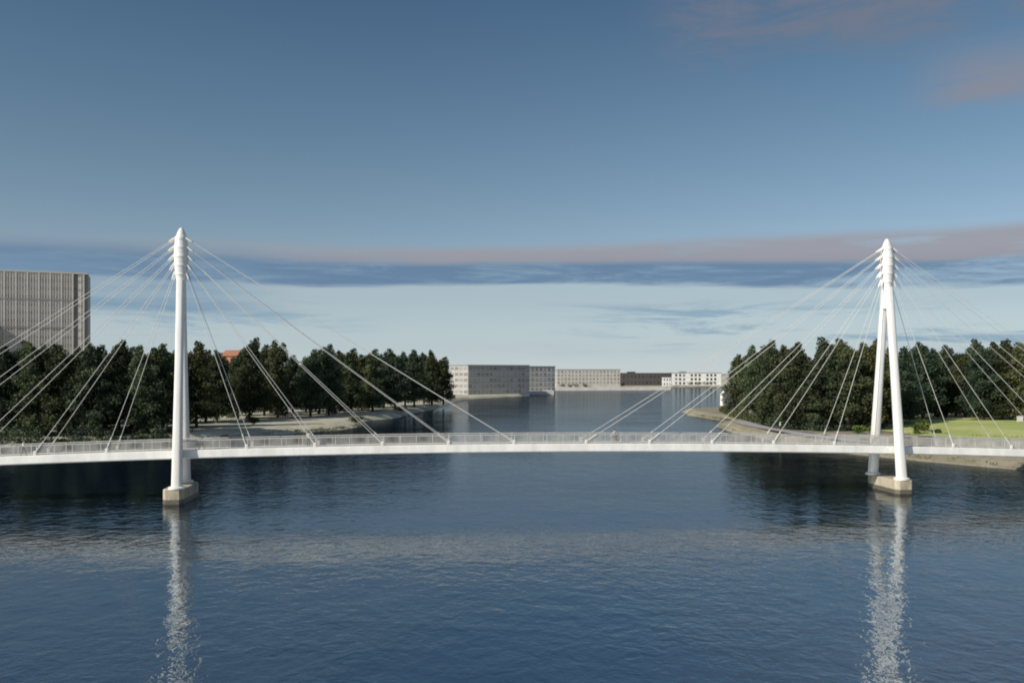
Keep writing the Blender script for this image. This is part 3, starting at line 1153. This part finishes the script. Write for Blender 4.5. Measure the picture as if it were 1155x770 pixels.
WALK = dict(pelvis=(0, 0, .93), neck=(0, -.03, 1.47), head=(0, -.06, 1.60),
            sh_l=(-.19, -.02, 1.40), el_l=(-.25, -.10, 1.13), wr_l=(-.24, -.28, .94),
            sh_r=(.19, -.02, 1.40), el_r=(.25, .10, 1.13), wr_r=(.25, .02, .88),
            hip_l=(-.10, 0, .88), kn_l=(-.10, .02, .49), an_l=(-.10, .26, .13), toe_l=(-.10, .14, .035),
            hip_r=(.10, 0, .88), kn_r=(.10, -.20, .50), an_r=(.10, -.27, .085), toe_r=(.11, -.46, .035))
STAND = dict(pelvis=(0, 0, .95), neck=(0, -.01, 1.48), head=(0, -.03, 1.62),
             sh_l=(-.19, 0, 1.41), el_l=(-.26, .03, 1.14), wr_l=(-.24, -.08, .90),
             sh_r=(.19, 0, 1.41), el_r=(.26, .03, 1.14), wr_r=(.24, -.10, .90),
             hip_l=(-.10, 0, .90), kn_l=(-.11, -.02, .50), an_l=(-.12, .02, .085), toe_l=(-.14, -.16, .035),
             hip_r=(.10, 0, .90), kn_r=(.12, -.02, .50), an_r=(.13, .02, .085), toe_r=(.16, -.16, .035))
RIDE = dict(pelvis=(0, .22, .98), neck=(0, -.20, 1.40), head=(0, -.29, 1.52),
            sh_l=(-.18, -.16, 1.34), el_l=(-.22, -.33, 1.15), wr_l=(-.23, -.50, 1.05),
            sh_r=(.18, -.16, 1.34), el_r=(.22, -.33, 1.15), wr_r=(.23, -.50, 1.05),
            hip_l=(-.10, .20, .92), kn_l=(-.11, -.16, .76), an_l=(-.12, -.02, .42), toe_l=(-.12, -.16, .375),
            hip_r=(.10, .20, .92), kn_r=(.11, -.02, .56), an_r=(.12, .06, .20), toe_r=(.12, -.08, .145))

BM = Matrix.Translation((0, 105, 0)) @ Matrix.Rotation(math.atan(.1), 4, 'Z')


def on_deck(px, y):
    """point on the walkway at photo column px, local cross offset y"""
    t = (px - 577.5) / FPX
    # solve local x so that the world point projects to px
    x = t * 105
    for _ in range(20):
        p = BM @ Vector((x, y, 0))
        x += (t * p.y - p.x)
    p = BM @ Vector((x, y, deck_z(x) + .006))
    return p


ax = math.atan(.1)
person("person", "person in a white shirt and dark trousers walking by the outermost stays", WALK, on_deck(26.5, -1.0), ax + R(90), M_SHIRT, M_TROUS, M_HAIR)
person("person", "person in a white top and pale hat walking just past the first pylon", WALK, on_deck(228, -1.0), ax + R(-90), M_SHIRT, M_TROUS, M_HAT)
person("person", "person in a pale coat standing at the railing where the second stays land", STAND, on_deck(348, .6), ax + R(170), M_PALE, M_TROUS, M_HAIR)
person("person", "person in a white shirt standing on the promenade in front of dark trees", STAND, at(880, 199, 1.67), R(40), M_SHIRT, M_TROUS, M_HAT)

# cyclist near mid-span
cp = on_deck(695, .3)
bk = thing("bicycle", "dark bicycle being ridden along the middle of the footbridge", "bicycle", cp, ax + R(-90))
for yy in (-.52, .52):
    wb = MB()
    ring = [(0, yy + .32 * math.cos(t * math.pi / 12), .34 + .32 * math.sin(t * math.pi / 12)) for t in range(25)]
    wb.tube(ring, .02, 6, 1.0, Vector((1, 0, 0)))
    wl = wb.build("wheel", M_SHOE, bk, True)
    sp = MB()
    for k in range(9):
        t = k * math.pi / 9
        sp.tube([(0, yy - .30 * math.cos(t), .34 - .30 * math.sin(t)), (0, yy + .30 * math.cos(t), .34 + .30 * math.sin(t))], .004, 3)
    sp.build("spokes", M_RAIL, wl)
fr = MB()
for a, b in (((0, .52, .34), (0, .05, .30)), ((0, .52, .34), (0, .16, .80)), ((0, .05, .30), (0, .18, .86)), ((0, .05, .30), (0, -.34, .78)), ((0, .16, .80), (0, -.36, .84)), ((0, -.34, .76), (0, -.52, .34)), ((0, -.36, .80), (0, -.38, 1.0))):
    fr.tube([a, b], .018, 6)
fr.build("frame", M_TROUS, bk)
hb_ = MB()
hb_.tube([(-.27, -.46, 1.0), (-.1, -.40, 1.0), (.1, -.40, 1.0), (.27, -.46, 1.0)], .015, 6)
hb_.build("handlebar", M_SHOE, bk)
sd = MB()
sd.prism([(-.03, .02), (.03, .02), (.08, .26), (-.08, .26)], .84, .90, .01)
sd.build("saddle", M_SHOE, bk)
person("person", "person in a pale grey jacket leaning forward to ride a bicycle at mid-span", RIDE, cp, ax + R(-90), M_PALE, M_TROUS, M_HAIR)
